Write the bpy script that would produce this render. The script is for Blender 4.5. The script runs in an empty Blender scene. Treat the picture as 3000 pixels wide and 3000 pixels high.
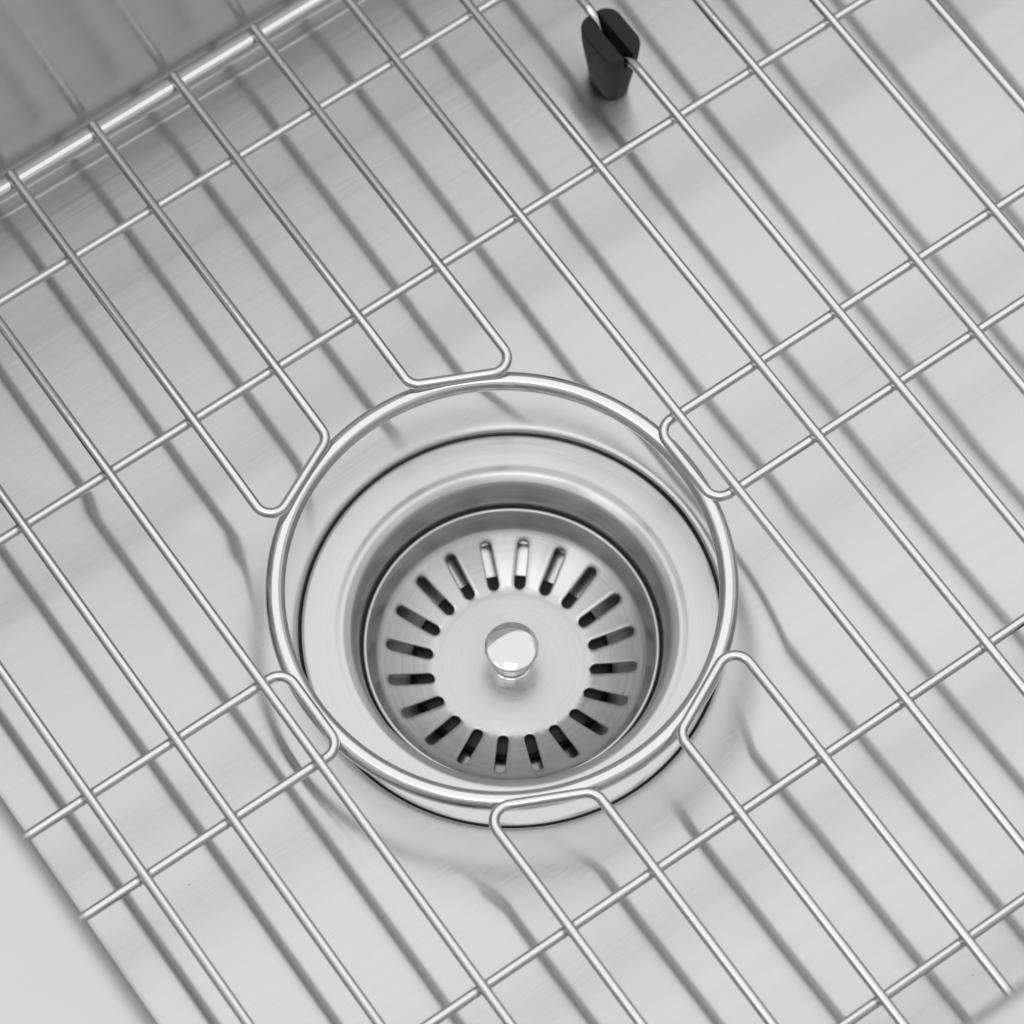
import bpy, bmesh, math
import numpy as np
from mathutils import Vector, Matrix

# ------------------------------------------------------------------ camera
S = 0.001                                   # everything below is written in millimetres
scene = bpy.context.scene
POS = np.array([-224.51, -322.53, 947.71])
FWD = np.array([0.2304, 0.3264, -0.9167]); FWD /= np.linalg.norm(FWD)
RIGHT = np.cross(FWD, [0, 0, 1.0]); RIGHT /= np.linalg.norm(RIGHT)
UP = np.cross(RIGHT, FWD)
cam_data = bpy.data.cameras.new('camera')
cam = bpy.data.objects.new('camera', cam_data)
scene.collection.objects.link(cam)
M = Matrix.Identity(4)
for i in range(3):
    M[i][0], M[i][1], M[i][2], M[i][3] = RIGHT[i], UP[i], -FWD[i], POS[i] * S
cam.matrix_world = M
cam_data.sensor_width = 36.0
cam_data.lens = 36.0 * 11351.7 / 3000.0
cam_data.clip_start, cam_data.clip_end = 0.01, 50.0
cam_data.dof.use_dof = True
cam_data.dof.focus_distance = 1.035
cam_data.dof.aperture_fstop = 12.5
scene.camera = cam

# ------------------------------------------------------------------ studio light
world = bpy.data.worlds.new('World'); scene.world = world
world.use_nodes = True
bg = world.node_tree.nodes['Background']
bg.inputs['Color'].default_value = (1, 1, 1, 1)
bg.inputs['Strength'].default_value = 0.60

def softbox(name, loc, target, sx, sy, radiance):
    l = bpy.data.lights.new(name, 'AREA'); l.shape = 'RECTANGLE'
    l.size, l.size_y = sx, sy
    l.energy = radiance * math.pi * sx * sy
    o = bpy.data.objects.new(name, l); scene.collection.objects.link(o)
    o.location = loc
    o.rotation_euler = (Vector(target) - Vector(loc)).to_track_quat('-Z', 'Y').to_euler()
    return o
softbox('overhead_softbox', (0.35, 0.45, 2.1), (0.30, 0.35, 0), 3.2, 3.2, 0.545)
softbox('side_softbox', (-1.45, 0.10, 1.75), (0.0, 0.0, 0), 0.7, 1.3, 0.9)
softbox('key_softbox', (-0.42, -0.48, 1.95), (0.0, 0.0, 0), 0.75, 0.75, 1.0)

scene.view_settings.view_transform = 'Standard'
scene.view_settings.look = 'None'
scene.view_settings.gamma = 1.0
scene.view_settings.use_curve_mapping = False
scene.view_settings.exposure = 0.06
scene.render.engine = 'CYCLES'
scene.cycles.max_bounces = 14
scene.cycles.glossy_bounces = 10

# ------------------------------------------------------------------ materials
def steel(name, base, rough, aniso=0.0, brush=None, streak=None, bump=0.0, wobble=0.0, hair=None):
    """brush: 'x' straight brushing along x, 'turn' turned round the drain axis."""
    m = bpy.data.materials.new(name); m.use_nodes = True
    nt = m.node_tree; N = nt.nodes; L = nt.links
    b = N['Principled BSDF']
    b.inputs['Metallic'].default_value = 1.0
    b.inputs['Base Color'].default_value = (base, base, base * 1.003, 1)
    b.inputs['Roughness'].default_value = rough
    b.inputs['Anisotropic'].default_value = aniso
    geo = N.new('ShaderNodeNewGeometry')
    if brush == 'x':
        t = N.new('ShaderNodeVectorMath'); t.operation = 'CROSS_PRODUCT'
        t.inputs[0].default_value = (1, 0.0, 0.0)
        L.new(geo.outputs['Normal'], t.inputs[1]); L.new(t.outputs[0], b.inputs['Tangent'])
    elif brush == 'turn':
        sub = N.new('ShaderNodeVectorMath'); sub.operation = 'SUBTRACT'
        sub.inputs[1].default_value = (DC[0] * S, DC[1] * S, 0)
        L.new(geo.outputs['Position'], sub.inputs[0])
        c = N.new('ShaderNodeVectorMath'); c.operation = 'CROSS_PRODUCT'
        c.inputs[0].default_value = (0, 0, 1); L.new(sub.outputs[0], c.inputs[1])
        t = N.new('ShaderNodeVectorMath'); t.operation = 'CROSS_PRODUCT'
        L.new(c.outputs[0], t.inputs[0]); L.new(geo.outputs['Normal'], t.inputs[1])
        L.new(t.outputs[0], b.inputs['Tangent'])
    # brush marks: noise drawn out along the brushing direction
    vec = None
    if streak and brush == 'x':
        mp = N.new('ShaderNodeMapping'); mp.inputs['Scale'].default_value = streak
        mp.inputs['Rotation'].default_value = (0, 0, math.radians(1.5))
        L.new(geo.outputs['Position'], mp.inputs['Vector']); vec = mp.outputs[0]
    elif streak and brush == 'turn':
        sx = N.new('ShaderNodeSeparateXYZ'); L.new(sub.outputs[0], sx.inputs[0])
        ln = N.new('ShaderNodeVectorMath'); ln.operation = 'LENGTH'
        fl = N.new('ShaderNodeVectorMath'); fl.operation = 'MULTIPLY'; fl.inputs[1].default_value = (1, 1, 0)
        L.new(sub.outputs[0], fl.inputs[0]); L.new(fl.outputs[0], ln.inputs[0])
        at = N.new('ShaderNodeMath'); at.operation = 'ARCTAN2'
        L.new(sx.outputs[1], at.inputs[0]); L.new(sx.outputs[0], at.inputs[1])
        cb = N.new('ShaderNodeCombineXYZ')
        L.new(at.outputs[0], cb.inputs[0]); L.new(ln.outputs['Value'], cb.inputs[1]); L.new(sx.outputs[2], cb.inputs[2])
        mp = N.new('ShaderNodeMapping'); mp.inputs['Scale'].default_value = streak
        L.new(cb.outputs[0], mp.inputs['Vector']); vec = mp.outputs[0]
    last = None
    if vec is not None:
        n1 = N.new('ShaderNodeTexNoise'); n1.inputs['Scale'].default_value = 1.0
        n1.inputs['Detail'].default_value = 3.0; n1.inputs['Roughness'].default_value = 0.65
        L.new(vec, n1.inputs['Vector'])
        r = N.new('ShaderNodeMapRange')
        r.inputs['From Min'].default_value = 0.3; r.inputs['From Max'].default_value = 0.7
        r.inputs['To Min'].default_value = rough * 0.88; r.inputs['To Max'].default_value = rough * 1.14
        L.new(n1.outputs['Fac'], r.inputs['Value']); L.new(r.outputs[0], b.inputs['Roughness'])
        c = N.new('ShaderNodeMapRange')
        c.inputs['From Min'].default_value = 0.25; c.inputs['From Max'].default_value = 0.75
        c.inputs['To Min'].default_value = base * 0.94; c.inputs['To Max'].default_value = base * 1.055
        L.new(n1.outputs['Fac'], c.inputs['Value'])
        cc = N.new('ShaderNodeCombineColor')
        for k in range(3): L.new(c.outputs[0], cc.inputs[k])
        L.new(cc.outputs[0], b.inputs['Base Color'])
        bp = N.new('ShaderNodeBump'); bp.inputs['Strength'].default_value = 1.0
        bp.inputs['Distance'].default_value = bump
        L.new(n1.outputs['Fac'], bp.inputs['Height']); last = bp
    if hair:                                         # hairline scratches finer than a pixel spread the light across the brushing
        mh = N.new('ShaderNodeMapping'); mh.inputs['Scale'].default_value = hair[0]
        L.new(geo.outputs['Position'], mh.inputs['Vector'])
        nh = N.new('ShaderNodeTexNoise'); nh.inputs['Scale'].default_value = 1.0; nh.inputs['Detail'].default_value = 1.0
        L.new(mh.outputs[0], nh.inputs['Vector'])
        bh = N.new('ShaderNodeBump'); bh.inputs['Strength'].default_value = 1.0; bh.inputs['Distance'].default_value = hair[1]
        L.new(nh.outputs['Fac'], bh.inputs['Height'])
        if last: L.new(last.outputs[0], bh.inputs['Normal'])
        last = bh
    if wobble:
        n2 = N.new('ShaderNodeTexNoise'); n2.inputs['Scale'].default_value = 22.0
        n2.inputs['Detail'].default_value = 1.0
        L.new(geo.outputs['Position'], n2.inputs['Vector'])
        b2 = N.new('ShaderNodeBump'); b2.inputs['Strength'].default_value = 1.0
        b2.inputs['Distance'].default_value = wobble
        L.new(n2.outputs['Fac'], b2.inputs['Height'])
        if last: L.new(last.outputs[0], b2.inputs['Normal'])
        last = b2
    if last: L.new(last.outputs[0], b.inputs['Normal'])
    return m

def brushed_sheet(name, base, rough, aniso):
    """sheet steel brushed along x: mirror-sharp along the brushing, wide spread across it"""
    m = bpy.data.materials.new(name); m.use_nodes = True
    nt = m.node_tree; N = nt.nodes; L = nt.links
    N.remove(N['Principled BSDF'])
    g = N.new('ShaderNodeBsdfAnisotropic'); g.distribution = 'GGX'
    L.new(g.outputs[0], N['Material Output'].inputs['Surface'])
    g.inputs['Anisotropy'].default_value = -aniso
    geo = N.new('ShaderNodeNewGeometry')
    t = N.new('ShaderNodeVectorMath'); t.operation = 'CROSS_PRODUCT'
    t.inputs[0].default_value = (1, 0, 0)
    L.new(geo.outputs['Normal'], t.inputs[1]); L.new(t.outputs[0], g.inputs['Tangent'])
    def noise(scale, detail, rot=0.0):
        mp = N.new('ShaderNodeMapping'); mp.inputs['Scale'].default_value = scale
        mp.inputs['Rotation'].default_value = (0, 0, math.radians(rot))
        L.new(geo.outputs['Position'], mp.inputs['Vector'])
        n = N.new('ShaderNodeTexNoise'); n.inputs['Scale'].default_value = 1.0
        n.inputs['Detail'].default_value = detail; n.inputs['Roughness'].default_value = 0.65
        L.new(mp.outputs[0], n.inputs['Vector']); return n.outputs['Fac']
    def rng(src, a, b, lo, hi):
        r = N.new('ShaderNodeMapRange')
        for k, v in (('From Min', a), ('From Max', b), ('To Min', lo), ('To Max', hi)): r.inputs[k].default_value = v
        L.new(src, r.inputs['Value']); return r.outputs[0]
    def mul(a, b):
        q = N.new('ShaderNodeMath'); q.operation = 'MULTIPLY'; L.new(a, q.inputs[0]); L.new(b, q.inputs[1]); return q.outputs[0]
    fine = noise((30, 1900, 1900), 3.0, 1.5)
    broad = noise((9, 260, 260), 2.0, -1.0)
    cloud = noise((16, 22, 22), 2.0)
    L.new(mul(rng(fine, .3, .7, rough * .90, rough * 1.10), rng(cloud, .3, .7, .97, 1.03)), g.inputs['Roughness'])
    col = mul(rng(fine, .25, .75, base * .945, base * 1.05), mul(rng(broad, .3, .7, .985, 1.015), rng(cloud, .3, .7, .985, 1.012)))
    vo = N.new('ShaderNodeTexVoronoi'); vo.inputs['Scale'].default_value = 42.0
    L.new(geo.outputs['Position'], vo.inputs['Vector'])
    col = mul(col, rng(vo.outputs['Distance'], .008, .013, .45, 1.0))      # a few specks of dust
    cc = N.new('ShaderNodeCombineColor')
    for k in range(3): L.new(col, cc.inputs[k])
    L.new(cc.outputs[0], g.inputs['Color'])
    b1 = N.new('ShaderNodeBump'); b1.inputs['Distance'].default_value = 0.000005; L.new(fine, b1.inputs['Height'])
    wv = noise((20, 24, 24), 1.0)
    b2 = N.new('ShaderNodeBump'); b2.inputs['Distance'].default_value = 0.00010; L.new(wv, b2.inputs['Height'])
    L.new(b1.outputs[0], b2.inputs['Normal']); L.new(b2.outputs[0], g.inputs['Normal'])
    return m

def plain(name, col, rough, metallic=0.0, grain=0.0):
    m = bpy.data.materials.new(name); m.use_nodes = True
    nt = m.node_tree; b = nt.nodes['Principled BSDF']
    b.inputs['Base Color'].default_value = (*col, 1); b.inputs['Roughness'].default_value = rough
    b.inputs['Metallic'].default_value = metallic
    if grain:
        n = nt.nodes.new('ShaderNodeTexNoise'); n.inputs['Scale'].default_value = 900.0
        n.inputs['Detail'].default_value = 4.0
        g = nt.nodes.new('ShaderNodeNewGeometry'); nt.links.new(g.outputs['Position'], n.inputs['Vector'])
        bp = nt.nodes.new('ShaderNodeBump'); bp.inputs['Distance'].default_value = grain
        nt.links.new(n.outputs['Fac'], bp.inputs['Height']); nt.links.new(bp.outputs[0], b.inputs['Normal'])
        r = nt.nodes.new('ShaderNodeMapRange')
        r.inputs['To Min'].default_value = rough - .12; r.inputs['To Max'].default_value = rough + .12
        nt.links.new(n.outputs['Fac'], r.inputs['Value']); nt.links.new(r.outputs[0], b.inputs['Roughness'])
    return m

DC = (2.0, -1.4)                            # drain axis
MAT_SINK = brushed_sheet('brushed_sink_steel', 0.65, 0.21, 0.79)
MAT_RIM = steel('satin_rim_steel', 0.62, 0.5, 0.2, 'x', (28, 1500, 1500), 0.000003)
MAT_FLANGE = steel('turned_flange_steel', 0.63, 0.24, 0.9, 'turn', (1.6, 1200, 900), 0.000005)
MAT_BASKET = steel('turned_basket_steel', 0.57, 0.21, 0.95, 'turn', (1.6, 1100, 700), 0.000008)
MAT_BODY = steel('drain_body_steel', 0.58, 0.20)
MAT_WIRE = steel('polished_wire_steel', 0.72, 0.11, hair=((350, 350, 350), 0.000035))
MAT_CHROME = steel('chrome', 0.66, 0.008)
MAT_RUBBER = plain('black_rubber', (0.013, 0.013, 0.013), 0.62, 0, 0.00004)
MAT_STOPPER_GAP = plain('black_stopper_and_gap_shade', (0.008, 0.008, 0.008), 0.6, 0, 0.00003)  # stopper rubber; also the black of the added gap-shade rings

# ------------------------------------------------------------------ helpers
def obj(name, verts, faces, mat, parent=None, smooth=True, sharp=None):
    me = bpy.data.meshes.new(name)
    me.from_pydata([(float(v[0]) * S, float(v[1]) * S, float(v[2]) * S) for v in verts], [], faces)
    me.validate()
    bm = bmesh.new(); bm.from_mesh(me)
    bmesh.ops.recalc_face_normals(bm, faces=bm.faces)
    if sharp is not None:
        for e in bm.edges:
            if len(e.link_faces) == 2 and e.calc_face_angle(0) > math.radians(sharp): e.smooth = False
    for f in bm.faces: f.smooth = smooth
    bm.to_mesh(me); bm.free()
    me.materials.append(mat)
    o = bpy.data.objects.new(name, me); scene.collection.objects.link(o)
    if parent: o.parent = parent
    return o

def thing(name, label, cat, loc=(0, 0, 0)):
    o = bpy.data.objects.new(name, None); scene.collection.objects.link(o)
    o.empty_display_size = 0.01
    o['label'] = label; o['category'] = cat
    return o

def flip_if(o, up=True):
    """make an open sheet face upwards"""
    me = o.data
    s = sum(p.normal.z * p.area for p in me.polygons)
    if (s < 0) == up: me.flip_normals()

def fillet(pts, rad, n=8):
    """round the inner corners of an open polyline"""
    pts = [np.array(p, float) for p in pts]; out = [pts[0]]
    for i in range(1, len(pts) - 1):
        a, b, c = pts[i - 1], pts[i], pts[i + 1]
        r = rad[i - 1] if isinstance(rad, (list, tuple)) else rad
        u = (a - b); v = (c - b); lu, lv = np.linalg.norm(u), np.linalg.norm(v); u /= lu; v /= lv
        ang = math.acos(max(-1, min(1, float(u @ v))))
        if math.pi - ang < 1e-3: out.append(b); continue
        t = min(r / math.tan(ang / 2), lu * .49, lv * .49); r = t * math.tan(ang / 2)
        p0, p1 = b + u * t, b + v * t
        bis = (u + v) / np.linalg.norm(u + v); cen = b + bis * (r / math.sin(ang / 2))
        e0 = p0 - cen; e1 = p1 - cen; tot = math.pi - ang
        for k in range(n + 1):
            f = k / n
            out.append(cen + (math.sin((1 - f) * tot) * e0 + math.sin(f * tot) * e1) / math.sin(tot))
    out.append(pts[-1])
    return out

def tube_mesh(pts, r, seg=20, closed=False, cap=0.5):
    pts = [np.array(p, float) for p in pts]
    if not closed:                                   # hold the normals on long straights
        q = [pts[0]]
        for a, b in zip(pts[:-1], pts[1:]):
            d = np.linalg.norm(b - a)
            if d > 7:
                u = (b - a) / d
                for t in (.6, 2.0, d - 2.0, d - .6): q.append(a + u * t)
            q.append(b)
        pts = q
    n = len(pts)
    tan = []
    for i in range(n):
        a = pts[(i - 1) % n] if (closed or i > 0) else pts[i]
        b = pts[(i + 1) % n] if (closed or i < n - 1) else pts[i]
        t = b - a; tan.append(t / np.linalg.norm(t))
    nrm = np.cross(tan[0], [0, 0, 1.0]); nrm /= np.linalg.norm(nrm)
    V, F, rings = [], [], []
    def ring(c, t, nn, rr):
        bb = np.cross(t, nn); k0 = len(V)
        for k in range(seg):
            a = 2 * math.pi * k / seg
            V.append(c + rr * (math.cos(a) * nn + math.sin(a) * bb))
        rings.append(k0)
    frames = []
    for i in range(n):
        nrm = nrm - tan[i] * float(nrm @ tan[i]); nrm /= np.linalg.norm(nrm)
        frames.append(nrm.copy())
    if not closed and cap:
        for f in (0.55, 0.85): ring(pts[0] - tan[0] * cap * (1 - f), tan[0], frames[0], r * (0.55 + 0.45 * (f - .55) / .45 * 1.0))
    for i in range(n): ring(pts[i], tan[i], frames[i], r)
    if not closed and cap:
        for f in (0.85, 0.55): ring(pts[-1] + tan[-1] * cap * (1 - f), tan[-1], frames[-1], r * (0.55 + 0.45 * (f - .55) / .45))
    m = len(rings)
    for i in range(m if closed else m - 1):
        a, b = rings[i], rings[(i + 1) % m]
        for k in range(seg):
            k2 = (k + 1) % seg
            F.append((a + k, a + k2, b + k2, b + k))
    if not closed:
        F.append(tuple(range(rings[0], rings[0] + seg))); F.append(tuple(range(rings[-1], rings[-1] + seg)))
    return V, F

def lathe(profile, seg=256, c=None, close=False):
    c = c or DC
    V, F = [], []; n = len(profile)
    for r, z in profile:
        for k in range(seg):
            a = 2 * math.pi * k / seg
            V.append((c[0] + r * math.cos(a), c[1] + r * math.sin(a), z))
    for i in range(n if close else n - 1):
        a = i * seg; b = ((i + 1) % n) * seg
        for k in range(seg):
            k2 = (k + 1) % seg
            F.append((a + k, a + k2, b + k2, b + k))
    return V, F

def smooth_profile(pts, rad, n=8):
    q = fillet([(r, 0, z) for r, z in pts], rad, n)
    return [(p[0], p[2]) for p in q]

# ================================================================== SINK
ZC, AY, AXL, AXR = -29.9, 0.031, 0.0391, 0.0058     # shallow pyramid towards the drain
LIP_R, LIP_Z, ROLL_R = 58.2, -30.6, 75.0
X0, X1, Y0, Y1 = -143.6, 560.0, -183.6, 180.1        # where the floor meets the cove
COVE, RIM_Z, DRAFT, CORNER = 1.2, 199.0, 0.060, 10.0

def floor_z(x, y):
    dx, dy = x - DC[0], y - DC[1]
    a, b = AY * abs(dy), max(AXL * -dx, AXR * dx)
    h = max(.16 - abs(a - b), 0)
    p = ZC + max(a, b) + h * h / .64                 # creases with a small bend radius
    r = math.hypot(dx, dy)
    if r < ROLL_R:
        t = (ROLL_R - r) / (ROLL_R - LIP_R)
        w = t * t
        p += (LIP_Z - p) * w
    return p

def outline():
    """rounded rectangle (inset) with outward normals, sorted by angle round the drain"""
    pts = []
    rc = CORNER
    cs = [(X1 - rc, Y1 - rc, 0), (X0 + rc, Y1 - rc, 90), (X0 + rc, Y0 + rc, 180), (X1 - rc, Y0 + rc, 270)]
    for cx, cy, a0 in cs:
        for k in range(13):
            a = math.radians(a0 + 90 * k / 12)
            pts.append((cx + rc * math.cos(a), cy + rc * math.sin(a), math.cos(a), math.sin(a)))
    def hit(ang):
        dx, dy = math.cos(ang), math.sin(ang); best = None
        for (lim, d, o, nx, ny) in ((X1, dx, DC[0], 1, 0), (X0, dx, DC[0], -1, 0), (Y1, dy, DC[1], 0, 1), (Y0, dy, DC[1], 0, -1)):
            if abs(d) < 1e-9: continue
            t = (lim - o) / d
            if t <= 0: continue
            if best is None or t < best[0]: best = (t, nx, ny)
        t, nx, ny = best; x, y = DC[0] + t * dx, DC[1] + t * dy
        if (x < X0 + rc or x > X1 - rc) and (y < Y0 + rc or y > Y1 - rc): return None
        return (x, y, nx, ny)
    angs = [2 * math.pi * k / 540 for k in range(540)]
    for d in ((-AY, AXL), (-AY, -AXL), (AY, AXR), (AY, -AXR)):     # the creases
        a = math.atan2(d[1], d[0])
        for e in (-.02, -.012, -.006, 0, .006, .012, .02): angs.append(a + e)
    for a in angs:
        h = hit(a)
        if h: pts.append(h)
    pts.sort(key=lambda p: math.atan2(p[1] - DC[1], p[0] - DC[0]))
    out = [pts[0]]
    for p in pts[1:]:
        if math.hypot(p[0] - out[-1][0], p[1] - out[-1][1]) > .02: out.append(p)
    return out

OUT = outline()
def basin():
    V, F = [], []; n = len(OUT)
    rows = []
    def row(fn):
        rows.append(len(V))
        for p in OUT: V.append(fn(p))
    def polar(r, z=None):
        def fn(p):
            a = math.atan2(p[1] - DC[1], p[0] - DC[0])
            x, y = DC[0] + r * math.cos(a), DC[1] + r * math.sin(a)
            return (x, y, floor_z(x, y) if z is None else z)
        return fn
    row(polar(LIP_R + .1, -41)); row(polar(LIP_R - .15, LIP_Z - .9)); row(polar(LIP_R + .05, LIP_Z - .35)); row(polar(LIP_R + .35, LIP_Z - .02))
    for k in range(1, 17): row(polar(LIP_R + .35 + (ROLL_R + 1.5 - LIP_R - .35) * k / 16))
    R2 = ROLL_R + 1.5
    for f in (.1, .25, .5, .75, .93, 1.0):
        def fn(p, f=f):
            a = math.atan2(p[1] - DC[1], p[0] - DC[0])
            sx, sy = DC[0] + R2 * math.cos(a), DC[1] + R2 * math.sin(a)
            x, y = sx + (p[0] - sx) * f, sy + (p[1] - sy) * f
            return (x, y, floor_z(x, y))
        row(fn)
    for k in range(1, 9):
        ph = math.pi / 2 * k / 8
        row(lambda p, ph=ph: (p[0] + p[2] * COVE * math.sin(ph), p[1] + p[3] * COVE * math.sin(ph),
                              floor_z(p[0], p[1]) + COVE * (1 - math.cos(ph))))
    for f in (.05, .3, .6, .9, 1.0):
        def fn(p, f=f):
            z0 = floor_z(p[0], p[1]) + COVE; z = z0 + (RIM_Z - 5 - z0) * f
            k = COVE + DRAFT * (z - z0)
            return (p[0] + p[2] * k, p[1] + p[3] * k, z)
        row(fn)
    for i in range(len(rows) - 1):
        a, b = rows[i], rows[i + 1]
        for k in range(n):
            k2 = (k + 1) % n
            F.append((a + k, a + k2, b + k2, b + k))
    return V, F, rows[-1], n

sink = thing('sink', 'brushed stainless steel kitchen sink bowl with a grid lying on its floor', 'sink')
V, F, top, n = basin()
TOP = V[top:top + n]
o = obj('basin', V, F, MAT_SINK, sink); flip_if(o)
# rim: rounded edge and flat deck
RV, RF = [], []
for j, (k, dz) in enumerate([(5 - 5 * math.cos(a), 4 + 5 * math.sin(a)) for a in np.linspace(.0, math.pi / 2, 9)] + [(16, 9.02), (90, 9), (94, 7.5), (95, 4), (95, -9)]):
    for p, q in zip(OUT, TOP): RV.append((q[0] + p[2] * k, q[1] + p[3] * k, RIM_Z - 9 + dz))
for i in range(13):
    for k in range(n):
        k2 = (k + 1) % n
        RF.append((i * n + k, i * n + k2, (i + 1) * n + k2, (i + 1) * n + k))
o = obj('rim', RV, RF, MAT_RIM, sink); flip_if(o)

# ================================================================== DRAIN
drain = thing('drain', 'round steel drain flange set in the sink floor under the grid ring', 'drain')
prof = smooth_profile([(57.2, -36.0), (57.2, -31.9), (56.4, -31.5), (48.4, -32.7), (46.2, -32.45),
                       (43.5, -34.0), (42.0, -41.5), (41.55, -46.5), (41.5, -55.0)],
                      [.4, .9, 4.0, 2.5, 2.0, 2.0, 2.0], 6)
V, F = lathe(prof); o = obj('flange', V, F, MAT_FLANGE, drain); flip_if(o)
V, F = lathe(smooth_profile([(41.6, -54.5), (40.8, -58.5), (37.0, -60.6), (27.8, -63.0), (25.0, -66.0), (22.5, -90.0)], [1, 3, 1, 2], 6), 128)
o = obj('drain_body', V, F, MAT_BODY, drain); flip_if(o)

V, F = lathe([(56.4, -33.2), (58.6, -33.2), (58.6, -35), (56.4, -35)], 128, close=True)  # black ring added to stand in for shade in the gap round the flange
obj('flange_gap_shade', V, F, MAT_STOPPER_GAP, drain, smooth=False)

# ================================================================== STRAINER BASKET
basket = thing('strainer_basket', 'slotted steel strainer basket with chrome knob seated in the drain', 'strainer')
NS = 20
PHASE = math.radians(90 - (35.22 + 5.6))             # one slot lies here
SLOT_IN, SLOT_OUT, SLOT_W = 21.9, 34.9, 3.05
def bz(r):
    """height of the slotted cone"""
    t = (r - 22.0) / 13.0
    return -58.2 + 4.4 * t + 1.3 * t * t if t > 0 else -58.2 + 0.28 * (r - 22.0) * max(0, 1 - (22 - r) / 1.2) * .5
R_IN, R_OUT = 20.6, 36.3
half = math.pi / NS
V, F = [], []
stad = []
sr = SLOT_W / 2
v0, v1 = SLOT_IN + sr, SLOT_OUT - sr
K = 10
for k in range(K + 1): a = math.pi * k / K; stad.append((sr * math.cos(a), v1 + sr * math.sin(a)))        # outer end, right to left
for k in range(1, 9): stad.append((-sr, v1 + (v0 - v1) * k / 9))
for k in range(K + 1): a = math.pi + math.pi * k / K; stad.append((sr * math.cos(a), v0 + sr * math.sin(a)))
for k in range(1, 9): stad.append((sr, v0 + (v1 - v0) * k / 9))
MS = len(stad)
def box_pt(u, v, vc):
    """matching point of the sector's border, as (angle, radius)"""
    if v >= v1 - 1e-6:
        a = math.atan2(v - v1, u)                                       # 0..pi
        f = a / math.pi
        # right side up, along the outer arc, left side down
        if f < .2: return (half, v1 + (R_OUT - v1) * f / .2)
        if f > .8: return (-half, v1 + (R_OUT - v1) * (1 - f) / .2)
        return (half * (1 - 2 * (f - .2) / .6), R_OUT)
    if v <= v0 + 1e-6:
        a = math.atan2(v0 - v, u); f = a / math.pi
        if f < .2: return (half, v0 + (R_IN - v0) * f / .2)
        if f > .8: return (-half, v0 + (R_IN - v0) * (1 - f) / .2)
        return (half * (1 - 2 * (f - .2) / .6), R_IN)
    return (half if u > 0 else -half, v)
def bpt(ang, r, z): return (DC[0] + r * math.cos(ang), DC[1] + r * math.sin(ang), z)
steps = [0, .06, .14, .26, .42, .62, .82, 1.0]
top_angles, bot_angles = set(), set()
for s in range(NS):
    base = PHASE + s * 2 * half
    start = len(V)
    for st in [-2, -1] + steps:
        for (u, v) in stad:
            r0 = math.hypot(u, v); a0 = math.atan2(u, v)
            a1, r1 = box_pt(u, v, 0)
            f = max(st, 0)
            a = a0 + (a1 - a0) * f; r = r0 + (r1 - r0) * f
            d = math.hypot((a - a0) * r, r - r0)
            z = bz(r) - .24 * math.exp(-(d / .38) ** 1.3)
            if st == -1: z -= .5
            if st == -2: z -= 1.1
            V.append(bpt(base + a, r, z))
            if st == 1.0:
                if abs(r1 - R_OUT) < 1e-6: top_angles.add(round(base + a, 6))
                if abs(r1 - R_IN) < 1e-6: bot_angles.add(round(base + a, 6))
    for i in range(len(steps) + 1):
        for k in range(MS):
            k2 = (k + 1) % MS
            F.append((start + i * MS + k, start + i * MS + k2, start + (i + 1) * MS + k2, start + (i + 1) * MS + k))
def uniq(s):
    out = []
    for a in sorted(x % (2 * math.pi) for x in s):
        if not out or a - out[-1] > 1e-4: out.append(a)
    if out[0] + 2 * math.pi - out[-1] < 1e-4: out.pop()
    return out
TA, BA = uniq(top_angles), uniq(bot_angles)
def rings(angles, prof, close_end=False):
    base = len(V); n = len(angles)
    for r, z in prof:
        for a in angles: V.append(bpt(a, r, z))
    for i in range(len(prof) - 1):
        for k in range(n):
            k2 = (k + 1) % n
            F.append((base + i * n + k, base + i * n + k2, base + (i + 1) * n + k2, base + (i + 1) * n + k))
    if close_end: F.append(tuple(base + (len(prof) - 1) * n + k for k in range(n)))
outer = smooth_profile([(R_OUT, bz(R_OUT)), (37.4, bz(R_OUT) + .75), (39.0, -46.6), (39.9, -44.5), (40.8, -44.5), (41.0, -45.8), (40.7, -49.5)],
                       [1.6, 3.0, .7, .55, .5], 6)
rings(TA, outer)
inner = [(R_IN, bz(R_IN)), (20.2, bz(R_IN) + .05), (19.0, bz(R_IN) + .12), (15, -58.25), (10, -58.15), (5, -58.1), (.6, -58.1)]
rings(BA, inner, True)
o = obj('slotted_bowl', V, F, MAT_BASKET, basket)
bm = bmesh.new(); bm.from_mesh(o.data)
bmesh.ops.remove_doubles(bm, verts=bm.verts, dist=2e-6)
bmesh.ops.recalc_face_normals(bm, faces=bm.faces)
for f in bm.faces: f.smooth = True
bm.to_mesh(o.data); bm.free(); flip_if(o)

dome = [(20.5 * math.sin(a), -45.7 - 20.5 * (1 - math.cos(a))) for a in np.linspace(.0006, math.radians(20.8), 14)]
prof = dome + smooth_profile([dome[-1], (7.5, -47.25), (7.3, -47.9), (6.0, -48.9), (5.35, -56.8), (5.35, -57.3), (5.9, -57.5), (5.95, -58.3)], [.3, .4, .8, .2, .2, .2], 6)[1:]
V, F = lathe(prof, 96)
knob = obj('knob', V, F, MAT_CHROME, basket)
V, F = lathe(smooth_profile([(0.3, -60.4), (26.8, -60.4), (27.4, -61.2), (27.4, -66), (0.3, -66)], [.5, .5, .5], 4), 128, close=True)
obj('rubber_stopper', V, F, MAT_STOPPER_GAP, basket)
V, F = lathe([(40.3, -46.6), (41.85, -46.6), (41.85, -48.6), (40.3, -48.6)], 128, close=True)  # added black ring below the basket lip, darkens the gap like deep shade
obj('basket_gap_shade', V, F, MAT_STOPPER_GAP, basket, smooth=False)

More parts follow.
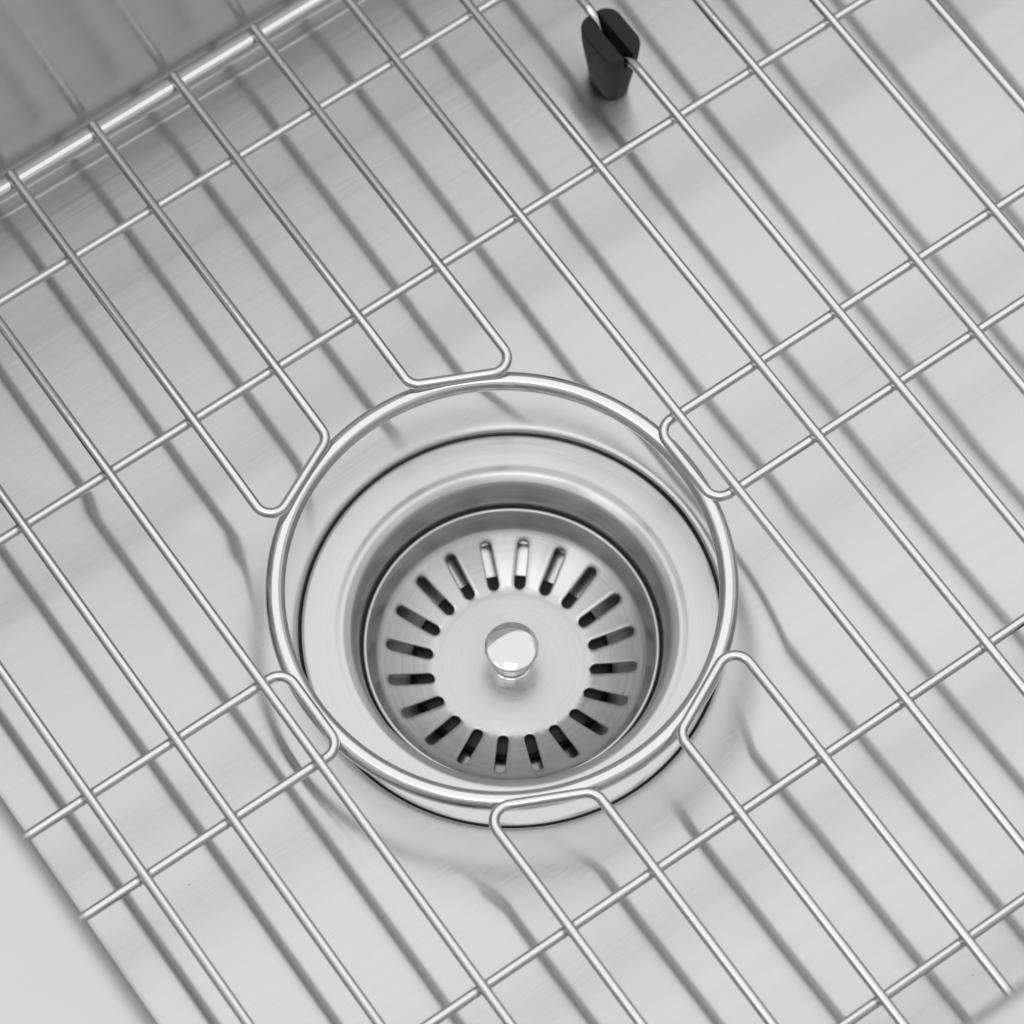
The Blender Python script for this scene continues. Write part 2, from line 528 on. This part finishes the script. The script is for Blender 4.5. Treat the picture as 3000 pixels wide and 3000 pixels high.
# ================================================================== GRID
grid = thing('sink_grid', 'steel wire grid with a welded ring round the drain opening', 'sink grid')
RW, ZX = 1.43, -2.45
SP, XC = 26.983, -0.5
XS = {k: XC + SP * (k - 3.5) for k in range(-1, 24)}
YF, XF0, XF1, RF_ = 178.0, -143.3, 530.0, 3.3
ZF = -4.2
fr = fillet([(100, YF, ZF), (XF1, YF, ZF), (XF1, -YF, ZF), (XF0, -YF, ZF), (XF0, YF, ZF), (99, YF, ZF)], 14, 10)
V, F = tube_mesh(fr[:-1], RF_, 24, closed=True); obj('frame', V, F, MAT_WIRE, grid)
RC, RR, RT, RZ = (0.4, 0.6), 60.4, 2.65, -5.1
V, F = tube_mesh([(RC[0] + RR * math.cos(a), RC[1] + RR * math.sin(a), RZ) for a in np.linspace(0, 2 * math.pi, 181)[:-1]], RT, 28, closed=True)
obj('ring', V, F, MAT_WIRE, grid)

YE = YF + 1.2
welds = []
def wire(name, pts):
    V, F = tube_mesh(pts, RW, 20); return obj(name, V, F, MAT_WIRE, grid)
FOOT_Y = (118.6, -118.6)
def dipped(x):
    pts = [(x, YE, 0)]
    for fy in FOOT_Y:
        pts += [(x, fy + 7.4, 0), (x, fy + 1.8, -9.5), (x, fy - 4.2, -9.5), (x, fy - 9.4, 0)]
    pts.append((x, -YE, 0))
    rad = []
    for _ in FOOT_Y: rad += [7, 2.5, 2.5, 7]
    return fillet(pts, rad, 10)
LA, LB = 61.6, 48.6
for k, x in XS.items():
    if x > XF1 - 12: continue
    if k in (2, 3, 4, 5): continue
    if k in (-1, 8): wire('long_wire', dipped(x))
    else: wire('long_wire', [(x, YE, 0), (x, 60, 0), (x, 0, 0), (x, -60, 0), (x, -YE, 0)])
for sy in (1, -1):
    for a, b in ((2, 3), (5, 4)):
        xa, xb = XS[a], XS[b]
        dz = -.95
        p = [(xa, sy * YE, 0), (xa, sy * 72, 0), (xa, sy * LB, dz), (xb, sy * LA, dz), (xb, sy * 82, 0), (xb, sy * YE, 0)]
        wire('looped_wire', fillet(p, [60, 4.6, 4.6, 60], 10))
for y in (147.9, 87.6, -87.6, -148.2):
    wire('cross_wire', [(XF0 - .5, y, ZX), (0, y, ZX), (XF1 + .5, y, ZX)])
for sx in (1, -1):
    xe = XF1 + .5 if sx > 0 else XF0 - .5
    xu = 60.6 * sx + XC * .3
    wire('cross_loop', fillet([(xe, 13.4, ZX), (XC + sx * 74, 13.4, ZX), (xu, 13.4, ZX), (xu, -13.4, ZX), (XC + sx * 74, -13.4, ZX), (xe, -13.4, ZX)], 4.6, 10))

# small weld beads where wires cross, joined: too small to pick apart
bw = bmesh.new()
def bead(x, y, z, rx, ry, rz):
    m = Matrix.Translation((x * S, y * S, z * S)) @ Matrix.Diagonal((rx * S, ry * S, rz * S, 1))
    bmesh.ops.create_icosphere(bw, subdivisions=2, radius=1.0, matrix=m)
for k, x in XS.items():
    if x > XF1 - 12: continue
    for y in (147.9, 87.6, 13.4, -13.4, -87.6, -148.2):
        if abs(y) < 20 and 2 <= k <= 5: continue
        bead(x, y, -1.25, 1.95, 1.75, .95)
        bead(x - 2.0, y, ZX, .5, 1.62, 1.58); bead(x + 2.0, y, ZX, .45, 1.58, 1.55)
    for s in (1, -1): bead(x, s * (YF + .2), -1.3, 1.95, 2.2, .9)
me = bpy.data.meshes.new('weld_beads'); bw.to_mesh(me); bw.free()
for p in me.polygons: p.use_smooth = True
me.materials.append(MAT_WIRE)
wo = bpy.data.objects.new('weld_beads', me); scene.collection.objects.link(wo); wo.parent = grid; wo['kind'] = 'stuff'

# rubber feet: tapered blocks with a slot that the wire dips into
def rrect(hx, hy, r, n=7):
    out = []
    for cx, cy, a0 in ((hx - r, hy - r, 0), (-hx + r, hy - r, 90), (-hx + r, -hy + r, 180), (hx - r, -hy + r, 270)):
        for k in range(n + 1):
            a = math.radians(a0 + 90 * k / n); out.append((cx + r * math.cos(a), cy + r * math.sin(a)))
    return out
def foot_mesh(zb):
    V, F = [], []
    levels = [(zb, 3.6, 6.1, 2.9), (zb + .3, 3.85, 6.35, 3.1), (-18, 4.7, 7.1, 3.7), (-9, 5.75, 8.2, 4.3), (-4, 6.15, 8.65, 4.6), (-.5, 6.3, 8.8, 4.7), (0, 6.25, 8.75, 4.65), (.3, 5.95, 8.4, 4.5)]
    n = 0
    for z, hx, hy, r in levels:
        o_ = rrect(hx, hy, r); n = len(o_)
        for p in o_: V.append((p[0], p[1], z))
    for i in range(len(levels) - 1):
        for k in range(n):
            k2 = (k + 1) % n; F.append((i * n + k, i * n + k2, (i + 1) * n + k2, (i + 1) * n + k))
    F.append(tuple(range(n))[::-1]); F.append(tuple((len(levels) - 1) * n + k for k in range(n)))
    return V, F
def make_foot(x, y):
    zb = floor_z(x, y) + .05
    V, F = foot_mesh(zb)
    V = [(a + x, b + y, c) for a, b, c in V]
    o = obj('rubber_foot', V, F, MAT_RUBBER, grid, sharp=50)
    cv, cf = [], []
    prof = [(-10.5, -4.2), (-6, -6.5), (-3.6, -13), (3.6, -13), (6, -6.5), (10.5, -4.2), (10.5, 4), (-10.5, 4)]
    for sx in (-1, 1):
        for yy, zz in prof: cv.append((x + sx * 1.5, y + yy, zz))
    m = len(prof)
    cf = [tuple(range(m)), tuple(range(m, 2 * m))] + [(k, (k + 1) % m, m + (k + 1) % m, m + k) for k in range(m)]
    c = obj('cutter', cv, cf, MAT_RUBBER, None, smooth=False)
    mod = o.modifiers.new('slot', 'BOOLEAN'); mod.operation = 'DIFFERENCE'; mod.object = c; mod.solver = 'EXACT'
    bpy.context.view_layer.update()
    dg = bpy.context.evaluated_depsgraph_get()
    me = bpy.data.meshes.new_from_object(o.evaluated_get(dg))
    o.modifiers.clear(); o.data = me
    bm = bmesh.new(); bm.from_mesh(me)
    for e in bm.edges:
        if len(e.link_faces) == 2: e.smooth = e.calc_face_angle(0) < math.radians(35)
    bm.to_mesh(me); bm.free()
    bpy.data.objects.remove(c, do_unlink=True)
    return o
for kx in (8, -1):
    for fy in FOOT_Y: make_foot(XS[kx], fy)
